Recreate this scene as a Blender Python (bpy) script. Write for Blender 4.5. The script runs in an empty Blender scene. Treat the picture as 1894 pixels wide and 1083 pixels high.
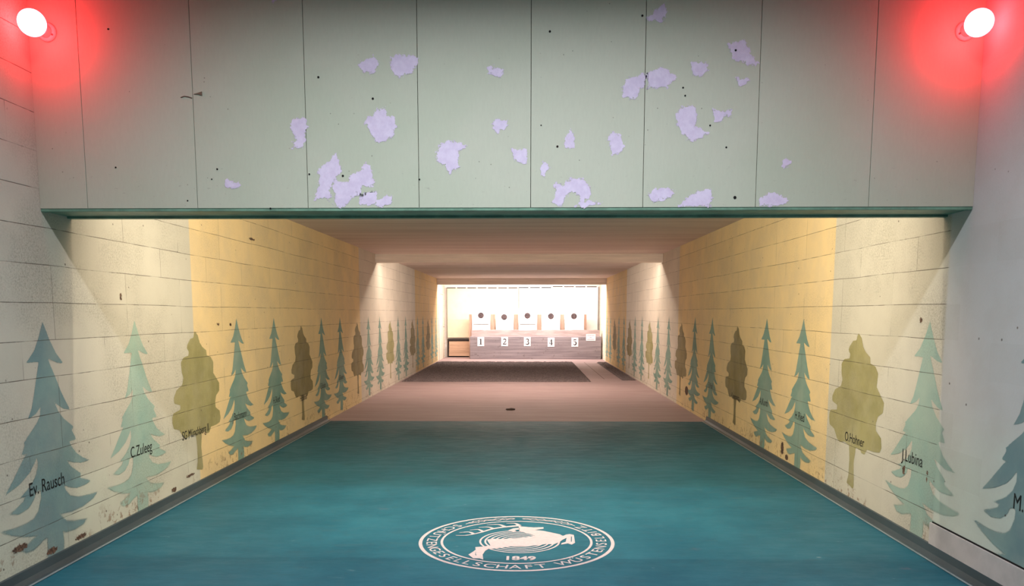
import bpy, bmesh, math, random
import numpy as np
from mathutils import Vector, Matrix

# ------------------------------------------------------------------ camera, world, lights, exposure
sc = bpy.context.scene
COL = sc.collection
F, CY, PITCH, YAW, CAMX, EYE = 1489.5, 756.0, 0.118, 0.0172, 0.1535, 1.6745
cam = bpy.data.cameras.new('camera')
camo = bpy.data.objects.new('camera', cam)
COL.objects.link(camo)
camo.location = (CAMX, 0, EYE)
camo.rotation_euler = (math.pi / 2 - PITCH, 0, YAW)
cam.sensor_width = 36.0
cam.lens = F * 36.0 / 1894
cam.shift_y = (CY - 541.5) / 1894
cam.clip_start = 0.05
cam.clip_end = 100
sc.camera = camo

W = 2.975                     # half width of the lane
YF, YB = 5.25, 5.60           # front and back face of the lintel
YEND = 31.2
ZC, ZROOM = 2.90, 4.45
COURSE = 0.24

world = bpy.data.worlds.new('world')
sc.world = world
world.use_nodes = True
world.node_tree.nodes['Background'].inputs[0].default_value = (0.5, 0.55, 0.6, 1)
world.node_tree.nodes['Background'].inputs[1].default_value = 0.02

vs = sc.view_settings
vs.view_transform = 'Standard'
vs.look = 'None'
vs.gamma = 1.0
vs.use_curve_mapping = False
vs.exposure = 0.0


def strip_light(name, loc, size_x, size_y, tilt, power, color, spread=math.pi):
    """an area strip across the lane, for tube rows and an added ceiling fill; tilt 0 looks straight down, positive looks down the lane"""
    d = bpy.data.lights.new(name, 'AREA')
    d.shape = 'RECTANGLE'
    d.size, d.size_y = size_x, size_y
    d.energy = power
    d.color = color
    d.spread = spread
    o = bpy.data.objects.new(name, d)
    COL.objects.link(o)
    o.location = loc
    o.rotation_euler = (tilt, 0, 0)
    return o


strip_light('room_tubes', (0.0, 3.05, 4.40), 3.2, 0.16, 0.0, 200, (0.92, 0.93, 1.0), math.radians(143))
strip_light('lintel_tubes', (0.0, YB + 0.045, 2.76), 3.6, 0.045, math.radians(76), 275, (1.0, 0.85, 0.66))
strip_light('beam_tubes', (0.0, 17.32, 2.87), 5.3, 0.08, 0.0, 105, (1.0, 0.86, 0.74))
strip_light('ceiling_fill', (0.0, 17.10, 2.78), 3.0, 0.06, math.radians(98), 150, (1.0, 0.86, 0.76))  # added fill without tubes of its own, brightens the ceiling past the beam
strip_light('target_tubes', (0.0, 28.90, 2.80), 5.0, 0.14, math.radians(30), 340, (1.0, 0.90, 0.84))

rng = random.Random(7)


# ------------------------------------------------------------------ photo pixel -> point in the place
def ray(x, y):
    a, u = (x - 947) / F, -(y - CY) / F
    y1 = math.cos(PITCH) + u * math.sin(PITCH)
    z = u * math.cos(PITCH) - math.sin(PITCH)
    return (a * math.cos(YAW) - y1 * math.sin(YAW), a * math.sin(YAW) + y1 * math.cos(YAW), z)


def at(x, y, Y):
    r = ray(x, y); k = Y / r[1]
    return (CAMX + r[0] * k, EYE + r[2] * k)          # X, Z on the plane at depth Y


def on_wall(x, y, s):
    r = ray(x, y); k = (s * W - CAMX) / r[0]
    return (r[1] * k, EYE + r[2] * k)                 # Y, Z on a side wall


def on_floor(x, y):
    r = ray(x, y); k = -EYE / r[2]
    return (CAMX + r[0] * k, r[1] * k)                # X, Y on the floor


# ------------------------------------------------------------------ node helpers
class NT:
    def __init__(self, name):
        self.m = bpy.data.materials.new(name)
        self.m.use_nodes = True
        self.t = self.m.node_tree
        self.t.nodes.clear()
        self.out = self.t.nodes.new('ShaderNodeOutputMaterial')

    def n(self, kind, **kw):
        nd = self.t.nodes.new('ShaderNode' + kind)
        for k, v in kw.items():
            setattr(nd, k, v)
        return nd

    def lk(self, a, b):
        self.t.links.new(a, b)

    def put(self, sock, v):
        if hasattr(v, 'links') or hasattr(v, 'is_linked'):
            self.lk(v, sock)
        elif isinstance(v, tuple) and len(v) == 3 and sock.type == 'RGBA':
            sock.default_value = (*v, 1)
        else:
            sock.default_value = v

    def math(self, op, a, b=0.0, c=0.0, clamp=False):
        nd = self.n('Math', operation=op, use_clamp=clamp)
        self.put(nd.inputs[0], a); self.put(nd.inputs[1], b); self.put(nd.inputs[2], c)
        return nd.outputs[0]

    def mix(self, f, a, b, blend='MIX'):
        nd = self.n('Mix', data_type='RGBA', blend_type=blend)
        self.put(nd.inputs[0], f); self.put(nd.inputs[6], a); self.put(nd.inputs[7], b)
        return nd.outputs[2]

    def ramp(self, v, lo, hi, a=0.0, b=1.0):
        nd = self.n('MapRange', interpolation_type='SMOOTHSTEP')
        self.put(nd.inputs[0], v)
        nd.inputs[1].default_value, nd.inputs[2].default_value = lo, hi
        nd.inputs[3].default_value, nd.inputs[4].default_value = a, b
        return nd.outputs[0]

    def pos(self):
        if not hasattr(self, '_p'):
            self._p = self.n('NewGeometry').outputs['Position']
            s = self.n('SeparateXYZ'); self.lk(self._p, s.inputs[0])
            self.x, self.y, self.z = s.outputs
        return self._p

    def noise(self, scale, detail=4.0, rough=0.6, stretch=None, dist=0.0):
        nd = self.n('TexNoise')
        nd.inputs['Scale'].default_value = scale
        nd.inputs['Detail'].default_value = detail
        nd.inputs['Roughness'].default_value = rough
        nd.inputs['Distortion'].default_value = dist
        p = self.pos()
        if stretch:
            mp = self.n('Mapping'); mp.inputs['Scale'].default_value = stretch
            self.lk(p, mp.inputs[0]); p = mp.outputs[0]
        self.lk(p, nd.inputs['Vector'])
        return nd.outputs[0]

    def vor(self, scale, stretch=None, feature='F1'):
        nd = self.n('TexVoronoi', feature=feature)
        nd.inputs['Scale'].default_value = scale
        p = self.pos()
        if stretch:
            mp = self.n('Mapping'); mp.inputs['Scale'].default_value = stretch
            self.lk(p, mp.inputs[0]); p = mp.outputs[0]
        self.lk(p, nd.inputs['Vector'])
        return nd

    def finish(self, color, rough=0.7, bump=None, bump_s=0.3, bump_d=0.01, spec=0.3, alpha=None, metal=0.0):
        b = self.n('BsdfPrincipled')
        self.put(b.inputs['Base Color'], color)
        self.put(b.inputs['Roughness'], rough)
        b.inputs['Specular IOR Level'].default_value = spec
        b.inputs['Metallic'].default_value = metal
        if bump is not None:
            bn = self.n('Bump')
            bn.inputs['Strength'].default_value = bump_s
            bn.inputs['Distance'].default_value = bump_d
            self.lk(bump, bn.inputs['Height']); self.lk(bn.outputs[0], b.inputs['Normal'])
        if alpha is not None:
            self.put(b.inputs['Alpha'], alpha)
        self.lk(b.outputs[0], self.out.inputs[0])
        return self.m


def block_nodes(t, smooth_front=False):
    """joints, grime and pits of the painted block walls, from the world position -> joint mask, grime, pits"""
    t.pos()
    cv = t.n('CombineXYZ')
    warp = t.math('MULTIPLY', t.math('SUBTRACT', t.noise(0.7, 2), 0.5), 0.03)
    zz = t.math('ADD', t.math('ADD', t.z, 0.18), warp)
    t.put(cv.inputs[0], t.math('ADD', t.y, 0.62)); t.put(cv.inputs[1], zz)
    br = t.n('TexBrick', offset=0.37, offset_frequency=3, squash=1.0)
    br.inputs['Scale'].default_value = 1.0
    br.inputs['Mortar Size'].default_value = 0.0028
    br.inputs['Mortar Smooth'].default_value = 0.35
    br.inputs['Brick Width'].default_value = 0.99
    br.inputs['Row Height'].default_value = COURSE
    br.inputs['Color1'].default_value = (1, 1, 1, 1)
    br.inputs['Color2'].default_value = (0.93, 0.93, 0.92, 1)
    br.inputs['Mortar'].default_value = (1, 1, 1, 1)
    br.inputs['Bias'].default_value = -0.2
    t.lk(cv.outputs[0], br.inputs['Vector'])
    hz = t.ramp(t.math('PINGPONG', t.math('ADD', zz, 0.24 * 20), COURSE / 2), 0.0012, 0.0036, 1.0, 0.0)
    hz = t.math('MULTIPLY', hz, t.ramp(t.noise(3.2, 4), 0.40, 0.58, 0.25, 1.0))
    up = t.math('MULTIPLY', br.outputs['Fac'], t.ramp(t.noise(1.9, 3), 0.46, 0.56, 0.10, 0.8))
    joint = t.math('MAXIMUM', hz, up)
    grime = t.math('MULTIPLY', t.ramp(t.noise(1.3, 3), 0.36, 0.64), t.ramp(t.noise(75, 6, 0.85), 0.42, 0.66))
    grime = t.math('MULTIPLY', grime, t.ramp(t.y, 6.5, 8.5, 1.0, 0.4))
    v = t.vor(9.0)
    pit = t.math('MULTIPLY', t.ramp(v.outputs['Distance'], 0.05, 0.09, 1.0, 0.0), t.ramp(t.noise(3.1, 2), 0.52, 0.58))
    low = t.math('MULTIPLY', t.ramp(t.z, 0.08, 0.34, 1.0, 0.0), t.ramp(t.noise(16, 5, 0.7), 0.53, 0.60))
    low = t.math('MULTIPLY', low, t.ramp(t.noise(1.4, 2), 0.45, 0.56))
    if smooth_front:
        m = t.ramp(t.y, 5.48, 5.52)
        joint = t.math('MULTIPLY', joint, m)
        grime = t.math('MULTIPLY', grime, t.math('ADD', t.math('MULTIPLY', m, 0.9), 0.1))
        low = t.math('MULTIPLY', low, m)
    return joint, grime, pit, low, br.outputs['Color']


def block_mat(name, base_fn, alpha=False, smooth_front=False, grime_col=(0.16, 0.15, 0.11), grime_f=0.62):
    t = NT(name)
    joint, grime, pit, low, tint = block_nodes(t, smooth_front)
    c = base_fn(t)
    c = t.mix(1.0, c, tint, 'MULTIPLY')
    c = t.mix(t.math('MULTIPLY', t.ramp(t.noise(2.2, 5, 0.65), 0.35, 0.7), 0.22), c, (0.38, 0.36, 0.31))
    c = t.mix(t.math('MULTIPLY', grime, grime_f), c, grime_col)
    c = t.mix(t.math('MULTIPLY', low, 0.75), c, (0.20, 0.11, 0.06))
    c = t.mix(t.math('MULTIPLY', pit, 0.8), c, (0.08, 0.06, 0.05))
    c = t.mix(t.math('MULTIPLY', joint, 0.85), c, (0.07, 0.055, 0.04))
    h = t.math('SUBTRACT', t.math('MULTIPLY', t.noise(60, 4), 0.25), joint)
    a = None
    if alpha:
        at_ = t.n('Attribute', attribute_name='sd')
        nz = t.math('MULTIPLY', t.math('SUBTRACT', t.noise(260, 2, 0.9), 0.5), 1.9)
        a = t.math('LESS_THAN', t.math('ADD', at_.outputs['Fac'], nz), 0.0)
    return t.finish(c, 0.75, h, 0.35, 0.006, 0.25, a)


PALE = (0.535, 0.52, 0.43)
YELLOW = (0.76, 0.59, 0.31)


def wall_base(bounds, front=None):
    def fn(t):
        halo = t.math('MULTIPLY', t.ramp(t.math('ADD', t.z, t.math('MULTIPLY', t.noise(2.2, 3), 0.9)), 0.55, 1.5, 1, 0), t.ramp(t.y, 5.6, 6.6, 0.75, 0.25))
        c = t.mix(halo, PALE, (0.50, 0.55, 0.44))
        k1 = t.ramp(t.y, bounds[0] - 0.012, bounds[0] + 0.012)
        k2 = t.ramp(t.y, bounds[1] - 0.015, bounds[1] + 0.015)
        k3 = t.ramp(t.y, bounds[2] - 0.02, bounds[2] + 0.02)
        k4 = t.ramp(t.y, 28.55, 28.65)
        if front:
            lowf = t.ramp(t.math('ADD', t.z, t.math('MULTIPLY', t.noise(1.5, 2), 0.5)), 0.7, 1.5)
            c = t.mix(t.ramp(t.y, 5.48, 5.52), t.mix(lowf, front[0], front[1]), PALE)
        c = t.mix(k1, c, YELLOW)
        c = t.mix(k2, c, (0.64, 0.58, 0.48))
        c = t.mix(k3, c, (0.66, 0.47, 0.22))
        c = t.mix(k4, c, (0.85, 0.76, 0.62))
        return c
    return fn


def plain(name, col, rough=0.6, noise_scale=None, amount=0.15, col2=None, stretch=None, spec=0.3, metal=0.0, bump=None):
    t = NT(name)
    c = col
    h = None
    if noise_scale:
        nz = t.noise(noise_scale, 5, 0.65, stretch)
        c2 = col2 or tuple(v * (1 - 2 * amount) for v in col)
        c = t.mix(t.ramp(nz, 0.32, 0.68), col, c2)
        if bump:
            h = nz
    return t.finish(c, rough, h, bump or 0.0, 0.01, spec, None, metal)


def emit(name, col, strength):
    t = NT(name)
    e = t.n('Emission'); e.inputs[0].default_value = (*col, 1); e.inputs[1].default_value = strength
    t.lk(e.outputs[0], t.out.inputs[0])
    return t.m


# ------------------------------------------------------------------ mesh helpers
def link(name, me, mat, parent=None):
    o = bpy.data.objects.new(name, me)
    if mat and not me.materials:
        me.materials.append(mat)
    COL.objects.link(o)
    if parent:
        o.parent = parent
    return o


def tag(o, label=None, cat=None, group=None, kind=None):
    for k, v in (('label', label), ('category', cat), ('group', group), ('kind', kind)):
        if v:
            o[k] = v
    return o


def thing(name, loc, label, cat, group=None):
    o = bpy.data.objects.new(name, None)
    o.empty_display_size = 0.1
    COL.objects.link(o)
    o.location = loc
    return tag(o, label, cat, group)


class MB:
    """collects boxes, prisms and tubes, then becomes one mesh object"""
    def __init__(self, base=(0, 0, 0)):
        self.bm = bmesh.new(); self.b = Vector(base)

    def box(self, x0, x1, y0, y1, z0, z1, bev=0.0):
        r = bmesh.ops.create_cube(self.bm, size=1)
        vsx = r['verts']
        for v in vsx:
            v.co = Vector((x0 + (v.co.x + .5) * (x1 - x0), y0 + (v.co.y + .5) * (y1 - y0), z0 + (v.co.z + .5) * (z1 - z0))) - self.b
        if bev:
            es = list({e for v in vsx for e in v.link_edges})
            bmesh.ops.bevel(self.bm, geom=es, offset=bev, segments=2, affect='EDGES', profile=0.5)
        return self

    def prism(self, pts, d):
        """pts: list of 3-D points of a flat face; d: extrusion vector"""
        a = [self.bm.verts.new(Vector(p) - self.b) for p in pts]
        c = [self.bm.verts.new(Vector(p) + Vector(d) - self.b) for p in pts]
        n = len(pts)
        self.bm.faces.new(a); self.bm.faces.new(c[::-1])
        for i in range(n):
            self.bm.faces.new((a[i], a[(i + 1) % n], c[(i + 1) % n], c[i]))
        return self

    def lathe(self, prof, origin, axis, seg=28):
        ax = Vector(axis).normalized()
        q = Vector((0, 0, 1)).rotation_difference(ax)
        rings = []
        for r, h in prof:
            rings.append([self.bm.verts.new(Vector(origin) - self.b + q @ Vector((r * math.cos(2 * math.pi * k / seg), r * math.sin(2 * math.pi * k / seg), h))) for k in range(seg)])
        for a, c in zip(rings, rings[1:]):
            for k in range(seg):
                self.bm.faces.new((a[k], a[(k + 1) % seg], c[(k + 1) % seg], c[k]))
        self.bm.faces.new(rings[0][::-1]); self.bm.faces.new(rings[-1])
        return self

    def tube(self, pts, r, seg=8):
        pts = [Vector(p) - self.b for p in pts]
        rings = []
        for i, p in enumerate(pts):
            d = (pts[min(i + 1, len(pts) - 1)] - pts[max(i - 1, 0)]).normalized()
            q = Vector((0, 0, 1)).rotation_difference(d)
            rings.append([self.bm.verts.new(p + q @ Vector((r * math.cos(2 * math.pi * k / seg), r * math.sin(2 * math.pi * k / seg), 0))) for k in range(seg)])
        for a, c in zip(rings, rings[1:]):
            for k in range(seg):
                self.bm.faces.new((a[k], a[(k + 1) % seg], c[(k + 1) % seg], c[k]))
        self.bm.faces.new(rings[0][::-1]); self.bm.faces.new(rings[-1])
        return self

    def build(self, name, mat, parent=None, smooth=False):
        bmesh.ops.recalc_face_normals(self.bm, faces=self.bm.faces)
        me = bpy.data.meshes.new(name)
        self.bm.to_mesh(me); self.bm.free()
        if smooth:
            for p in me.polygons:
                p.use_smooth = True
        o = link(name, me, mat, parent)
        o.location = self.b if not parent else self.b - parent.location
        return o


def sdf_poly(P, poly):
    """signed distance of points P (n,2) to a closed polygon (negative inside)"""
    poly = np.asarray(poly, float)
    A, B = poly, np.roll(poly, -1, 0)
    dmin = np.full(len(P), 1e9); inside = np.zeros(len(P), bool)
    for a, b in zip(A, B):
        e = b - a; w = P - a
        t = np.clip((w @ e) / max(e @ e, 1e-12), 0, 1)
        dmin = np.minimum(dmin, np.hypot(*(w - t[:, None] * e).T))
        c = (a[1] > P[:, 1]) != (b[1] > P[:, 1])
        with np.errstate(divide='ignore', invalid='ignore'):
            xi = a[0] + (P[:, 1] - a[1]) * (b[0] - a[0]) / (b[1] - a[1])
        inside ^= c & (P[:, 0] < xi)
    return np.where(inside, -dmin, dmin)


def paint_mesh(name, poly, res, soft, margin=1.0):
    """flat patch of sprayed paint in the local XZ plane facing -Y; attribute sd holds the distance to
    its outline in units of the softness of the edge"""
    poly = np.asarray(poly, float)
    x0, z0 = poly.min(0) - res * 2; x1, z1 = poly.max(0) + res * 2
    xs = np.arange(x0, x1 + res, res); zs = np.arange(z0, z1 + res, res)
    G = np.stack(np.meshgrid(xs, zs), -1).reshape(-1, 2)
    sd = sdf_poly(G, poly)
    sf = np.array([soft(z) for z in G[:, 1]])
    q = sd / sf
    nx, nz = len(xs), len(zs)
    faces = []
    for j in range(nz - 1):
        for i in range(nx - 1):
            k = (j * nx + i, j * nx + i + 1, (j + 1) * nx + i + 1, (j + 1) * nx + i)
            if min(q[list(k)]) < margin:
                faces.append(k)
    used = sorted({v for f in faces for v in f}); mp = {v: i for i, v in enumerate(used)}
    me = bpy.data.meshes.new(name)
    me.from_pydata([(G[v, 0], 0, G[v, 1]) for v in used], [], [[mp[v] for v in f] for f in faces])
    at_ = me.attributes.new('sd', 'FLOAT', 'POINT')
    at_.data.foreach_set('value', q[used].astype(np.float32))
    return me


def text_mesh(name, body, size, xs=1.0, align='CENTER', spacing=1.0, extrude=0.0, bold=0.0):
    cu = bpy.data.curves.new('tmp_text', 'FONT')
    cu.body = body; cu.size = size; cu.align_x = align; cu.align_y = 'CENTER'
    cu.space_character = spacing; cu.extrude = extrude; cu.offset = bold
    o = bpy.data.objects.new('tmp_text', cu)
    COL.objects.link(o)
    bpy.context.view_layer.update()
    me = bpy.data.meshes.new_from_object(o.evaluated_get(bpy.context.evaluated_depsgraph_get()))
    bpy.data.objects.remove(o); bpy.data.curves.remove(cu)
    me.name = name
    for v in me.vertices:
        v.co.x *= xs
    return me


# ------------------------------------------------------------------ materials
BL = (7.564, 15.23, 22.87); BR = (7.522, 15.05, 22.83)
M = {}
M['wall_l'] = block_mat('painted_blocks_left', wall_base(BL))
M['wall_r'] = block_mat('painted_blocks_right', wall_base(BR, ((0.52, 0.60, 0.53), (0.52, 0.54, 0.53))), smooth_front=True)
M['spruce'] = block_mat('spruce_paint', lambda t: t.mix(t.ramp(t.noise(2.5, 4), 0.3, 0.7), (0.155, 0.275, 0.235), (0.225, 0.345, 0.285)), alpha=True, grime_f=0.4, grime_col=(0.07, 0.08, 0.06))
M['spruce_pale'] = block_mat('spruce_paint_pale', lambda t: t.mix(t.ramp(t.noise(2.5, 4), 0.3, 0.7), (0.24, 0.38, 0.33), (0.33, 0.46, 0.38)), alpha=True, smooth_front=True, grime_f=0.4, grime_col=(0.10, 0.11, 0.08))
M['spruce_deep'] = block_mat('spruce_paint_deep', lambda t: t.mix(t.ramp(t.noise(2.5, 4), 0.3, 0.7), (0.15, 0.25, 0.26), (0.21, 0.33, 0.31)), alpha=True, smooth_front=False, grime_f=0.4, grime_col=(0.08, 0.09, 0.07))
M['spruce_deep_right'] = block_mat('spruce_paint_deep_smooth', lambda t: t.mix(t.ramp(t.noise(2.5, 4), 0.3, 0.7), (0.15, 0.25, 0.26), (0.21, 0.33, 0.31)), alpha=True, smooth_front=True, grime_f=0.4, grime_col=(0.08, 0.09, 0.07))
M['oak'] = block_mat('oak_paint', lambda t: t.mix(t.ramp(t.noise(3.5, 4), 0.3, 0.7), (0.255, 0.24, 0.10), (0.34, 0.315, 0.145)), alpha=True, grime_f=0.35, grime_col=(0.12, 0.11, 0.05))
M['oak_brown'] = block_mat('oak_paint_brown', lambda t: t.mix(t.ramp(t.noise(3.5, 4), 0.3, 0.7), (0.20, 0.165, 0.075), (0.27, 0.22, 0.10)), alpha=True, grime_f=0.35, grime_col=(0.10, 0.09, 0.05))
M['ink'] = plain('black_marker', (0.012, 0.013, 0.012), 0.6)

t = NT('facade_paint')
c = t.mix(t.ramp(t.noise(0.8, 3), 0.35, 0.65), (0.475, 0.53, 0.415), (0.52, 0.555, 0.45))
fib = t.noise(90, 3, 0.6, (1.0, 1.0, 0.25))
c = t.mix(t.math('MULTIPLY', t.ramp(fib, 0.3, 0.7), 0.10), c, (0.36, 0.38, 0.31))
sp = t.vor(14.0)
spk = t.math('MULTIPLY', t.ramp(sp.outputs['Distance'], 0.04, 0.07, 1, 0), t.ramp(t.noise(2.0, 2), 0.5, 0.6))
c = t.mix(t.math('MULTIPLY', spk, 0.6), c, (0.10, 0.09, 0.07))
scuff = t.math('MULTIPLY', t.ramp(t.z, 2.35, 2.75, 1, 0), t.ramp(t.noise(20, 5, 0.7, (1, 1, 2.0)), 0.62, 0.68))
c = t.mix(t.math('MULTIPLY', scuff, 0.45), c, (0.25, 0.24, 0.2))
M['facade'] = t.finish(c, 0.62, fib, 0.08, 0.003, 0.25)

t = NT('filler')
at_ = t.n('Attribute', attribute_name='sd')
nz = t.math('MULTIPLY', t.math('SUBTRACT', t.noise(24, 6, 0.75), 0.5), 26.0)
a = t.math('SUBTRACT', 0.5, t.math('ADD', at_.outputs['Fac'], nz), clamp=True)
c = t.mix(t.ramp(t.noise(26, 4), 0.3, 0.7), (0.62, 0.55, 0.72), (0.70, 0.64, 0.80))
a = t.math('GREATER_THAN', a, 0.5)
M['filler'] = t.finish(c, 0.8, t.noise(70, 4), 0.15, 0.004, 0.2, a)

M['green_trim'] = plain('green_trim_paint', (0.20, 0.36, 0.26), 0.45, 6, 0.18)
M['black'] = plain('black_hole', (0.008, 0.008, 0.008), 0.9)
M['room_white'] = plain('room_white', (0.34, 0.33, 0.31), 0.8, 3, 0.05)

t = NT('teal_floor')
t.pos()
n1 = t.noise(1.3, 6, 0.65)
n2 = t.noise(9, 6, 0.7, (0.35, 1.0, 1.0))
c = t.mix(t.ramp(n1, 0.3, 0.7), (0.009, 0.088, 0.130), (0.017, 0.122, 0.170))
c = t.mix(t.math('MULTIPLY', t.ramp(n2, 0.52, 0.72), 0.28), c, (0.06, 0.09, 0.095))
scr = t.math('MULTIPLY', t.ramp(t.noise(7.0, 7, 0.8, (0.6, 1.3, 1)), 0.60, 0.68), t.ramp(t.noise(1.1, 2), 0.48, 0.62))
c = t.mix(t.math('MULTIPLY', scr, 0.45), c, (0.22, 0.36, 0.37))
v = t.vor(5.0, (0.5, 1.0, 1.0))
chip = t.math('MULTIPLY', t.ramp(v.outputs['Distance'], 0.02, 0.06, 1, 0), t.ramp(t.noise(2.3, 2), 0.5, 0.56))
c = t.mix(t.math('MULTIPLY', chip, 0.6), c, (0.35, 0.45, 0.45))
blot = t.ramp(t.noise(3.0, 5, 0.6, (0.7, 1.2, 1)), 0.66, 0.74)
c = t.mix(t.math('MULTIPLY', blot, 0.35), c, (0.16, 0.12, 0.16))
M['teal'] = t.finish(c, t.ramp(n2, 0.3, 0.7, 0.42, 0.58), n2, 0.05, 0.004, 0.2)

t = NT('lane_concrete')
t.pos()
st = t.noise(5.0, 6, 0.7, (0.12, 1.6, 1.0))
c = t.mix(t.ramp(st, 0.3, 0.7), (0.29, 0.205, 0.205), (0.385, 0.285, 0.28))
c = t.mix(t.math('MULTIPLY', t.ramp(t.noise(1.2, 4), 0.45, 0.7), 0.35), c, (0.30, 0.20, 0.20))
M['concrete'] = t.finish(c, 0.6, st, 0.1, 0.004, 0.3)

t = NT('lane_ceiling')
t.pos()
st = t.noise(2.6, 6, 0.65, (0.10, 1.5, 1.0))
c = t.mix(t.ramp(st, 0.33, 0.67), (0.70, 0.59, 0.53), (0.86, 0.75, 0.68))
plank = t.math('PINGPONG', t.y, 0.12)
seam = t.ramp(plank, 0.0, 0.006, 1, 0)
c = t.mix(t.math('MULTIPLY', seam, 0.35), c, (0.2, 0.13, 0.1))
M['ceiling'] = t.finish(c, 0.75, st, 0.15, 0.006, 0.2)
M['beam'] = plain('beam_paint', (0.84, 0.73, 0.65), 0.7, 4, 0.10, stretch=(0.2, 1, 3))
M['baseboard'] = plain('grey_cove_vinyl', (0.050, 0.073, 0.082), 0.38, 3, 0.15, stretch=(1, .4, 1), spec=0.5)
M['baseboard_lip'] = plain('pale_cove_lip', (0.20, 0.26, 0.28), 0.35, 5, 0.1, spec=0.5)
M['emblem'] = plain('emblem_paint', (0.50, 0.45, 0.47), 0.6, 30, 0.06)
M['white'] = plain('white_paper', (0.86, 0.84, 0.84), 0.7)
M['plate'] = plain('white_plate', (0.82, 0.78, 0.82), 0.6)
M['print'] = plain('grey_print', (0.05, 0.05, 0.055), 0.7)
M['ring_print'] = plain('ring_print', (0.11, 0.07, 0.075), 0.8, 20, 0.3)
M['notice_print'] = plain('notice_print', (0.36, 0.33, 0.42), 0.7)
M['wood'] = plain('pale_planks', (0.62, 0.40, 0.27), 0.65, 6, 0.12, stretch=(0.2, 1, 3))
M['post'] = plain('target_post_wood', (0.46, 0.29, 0.22), 0.65, 8, 0.12, stretch=(2, 1, .3))
M['gap_shade'] = plain('black_gap_shade', (0.03, 0.022, 0.02), 0.8)  # near-black put in for the shade of the board gap and hatch recess
M['panel_y'] = plain('cream_backstop', (0.74, 0.64, 0.47), 0.8, 2.5, 0.06)
M['panel_w'] = plain('white_backstop', (0.84, 0.78, 0.74), 0.8, 2.5, 0.04)
M['door'] = plain('cream_door', (0.78, 0.66, 0.55), 0.55, 2, 0.05)
M['metal'] = plain('grey_metal', (0.25, 0.24, 0.23), 0.35, metal=0.8)
M['porcelain'] = plain('lamp_socket_porcelain', (0.75, 0.72, 0.72), 0.3, spec=0.5)
M['socket'] = plain('lamp_socket_collar', (0.45, 0.40, 0.40), 0.4, spec=0.5)
M['bulb'] = emit('glowing_red_bulb', (1.0, 0.028, 0.036), 54.0)

t = NT('board_marked_concrete')
t.pos()
st = t.noise(4.0, 6, 0.7, (0.15, 1.0, 3.0))
c = t.mix(t.ramp(st, 0.3, 0.7), (0.20, 0.17, 0.185), (0.33, 0.285, 0.30))
bd = t.math('PINGPONG', t.z, 0.06)
c = t.mix(t.math('MULTIPLY', t.ramp(bd, 0.0, 0.007, 1, 0), 0.4), c, (0.12, 0.10, 0.10))
c = t.mix(t.math('MULTIPLY', t.ramp(t.noise(9, 4), 0.62, 0.68), 0.6), c, (0.13, 0.10, 0.10))
M['barrier'] = t.finish(c, 0.85, st, 0.3, 0.01, 0.2)

t = NT('dark_granulate')
t.pos()
v = t.vor(38.0)
c = t.mix(v.outputs['Color'], (0.060, 0.047, 0.047), (0.19, 0.150, 0.150))
M['granulate'] = t.finish(c, 0.9, v.outputs['Distance'], 0.6, 0.02, 0.2)

# ------------------------------------------------------------------ the setting
def structure(o):
    o['kind'] = 'structure'
    return o


Y0 = -3.0
wl = structure(MB().box(-W - 0.3, -W, Y0, YEND + 0.3, -0.2, ZROOM).build('wall_left', M['wall_l']))
wr = structure(MB().box(W, W + 0.3, Y0, YEND + 0.3, -0.2, ZROOM).build('wall_right', M['wall_r']))
structure(MB().box(-W, W, Y0 - 0.2, Y0, -0.2, ZROOM).build('wall_back', M['room_white']))
structure(MB().box(-W, W, YEND, YEND + 0.3, -0.2, ZC).build('wall_end', M['panel_w']))
structure(MB().box(-W - 0.3, W + 0.3, Y0 - 0.2, YF + 0.6, ZROOM, ZROOM + 0.2).build('ceiling', M['room_white']))
structure(MB().box(-W, W, YB, YEND, ZC, ZC + 0.2).build('ceiling', M['ceiling']))
YC = 12.5
floor = structure(MB().box(-W, W, Y0, YC, -0.2, 0.0).build('floor', M['teal']))
lane = structure(MB().box(-W, W, YC, YEND, -0.2, 0.002).build('floor', M['concrete']))

# front wall over the opening, clad with nine fibreboard panels
wf = structure(MB().box(-W, W, YF + 0.014, YB, 2.335, ZROOM).build('wall_front', M['black']))
edges = [-W] + [-2.6669 + 0.7123 * i for i in range(8)] + [W]
for a, b in zip(edges, edges[1:]):
    g = 0.0017
    MB().box(a + (g if a > -W else 0), b - (g if b < W else 0), YF, YF + 0.014, 2.345, ZROOM, 0.0012).build('wall_panel', M['facade'], wf)
# painted trim under the lintel: an angle at the front and a flat board behind it
tr = structure(MB().box(-W, W, YF + 0.004, YF + 0.05, 2.326, 2.345, 0.003).build('trim_1', M['green_trim']))
MB().box(-W, W, YF + 0.05, YB - 0.05, 2.331, 2.336).build('soffit_board', M['green_trim'], tr)
MB().box(-W, W, YB - 0.05, YB + 0.004, 2.316, 2.336, 0.003).build('rear_angle', M['green_trim'], tr)
# concrete beams across the lane
structure(MB().box(-W, W, 16.87, 17.05, 2.722, ZC, 0.006).build('trim_2', M['beam']))
structure(MB().box(-W, W, 28.55, 28.73, 2.682, ZC, 0.006).build('trim_3', M['beam']))

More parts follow.
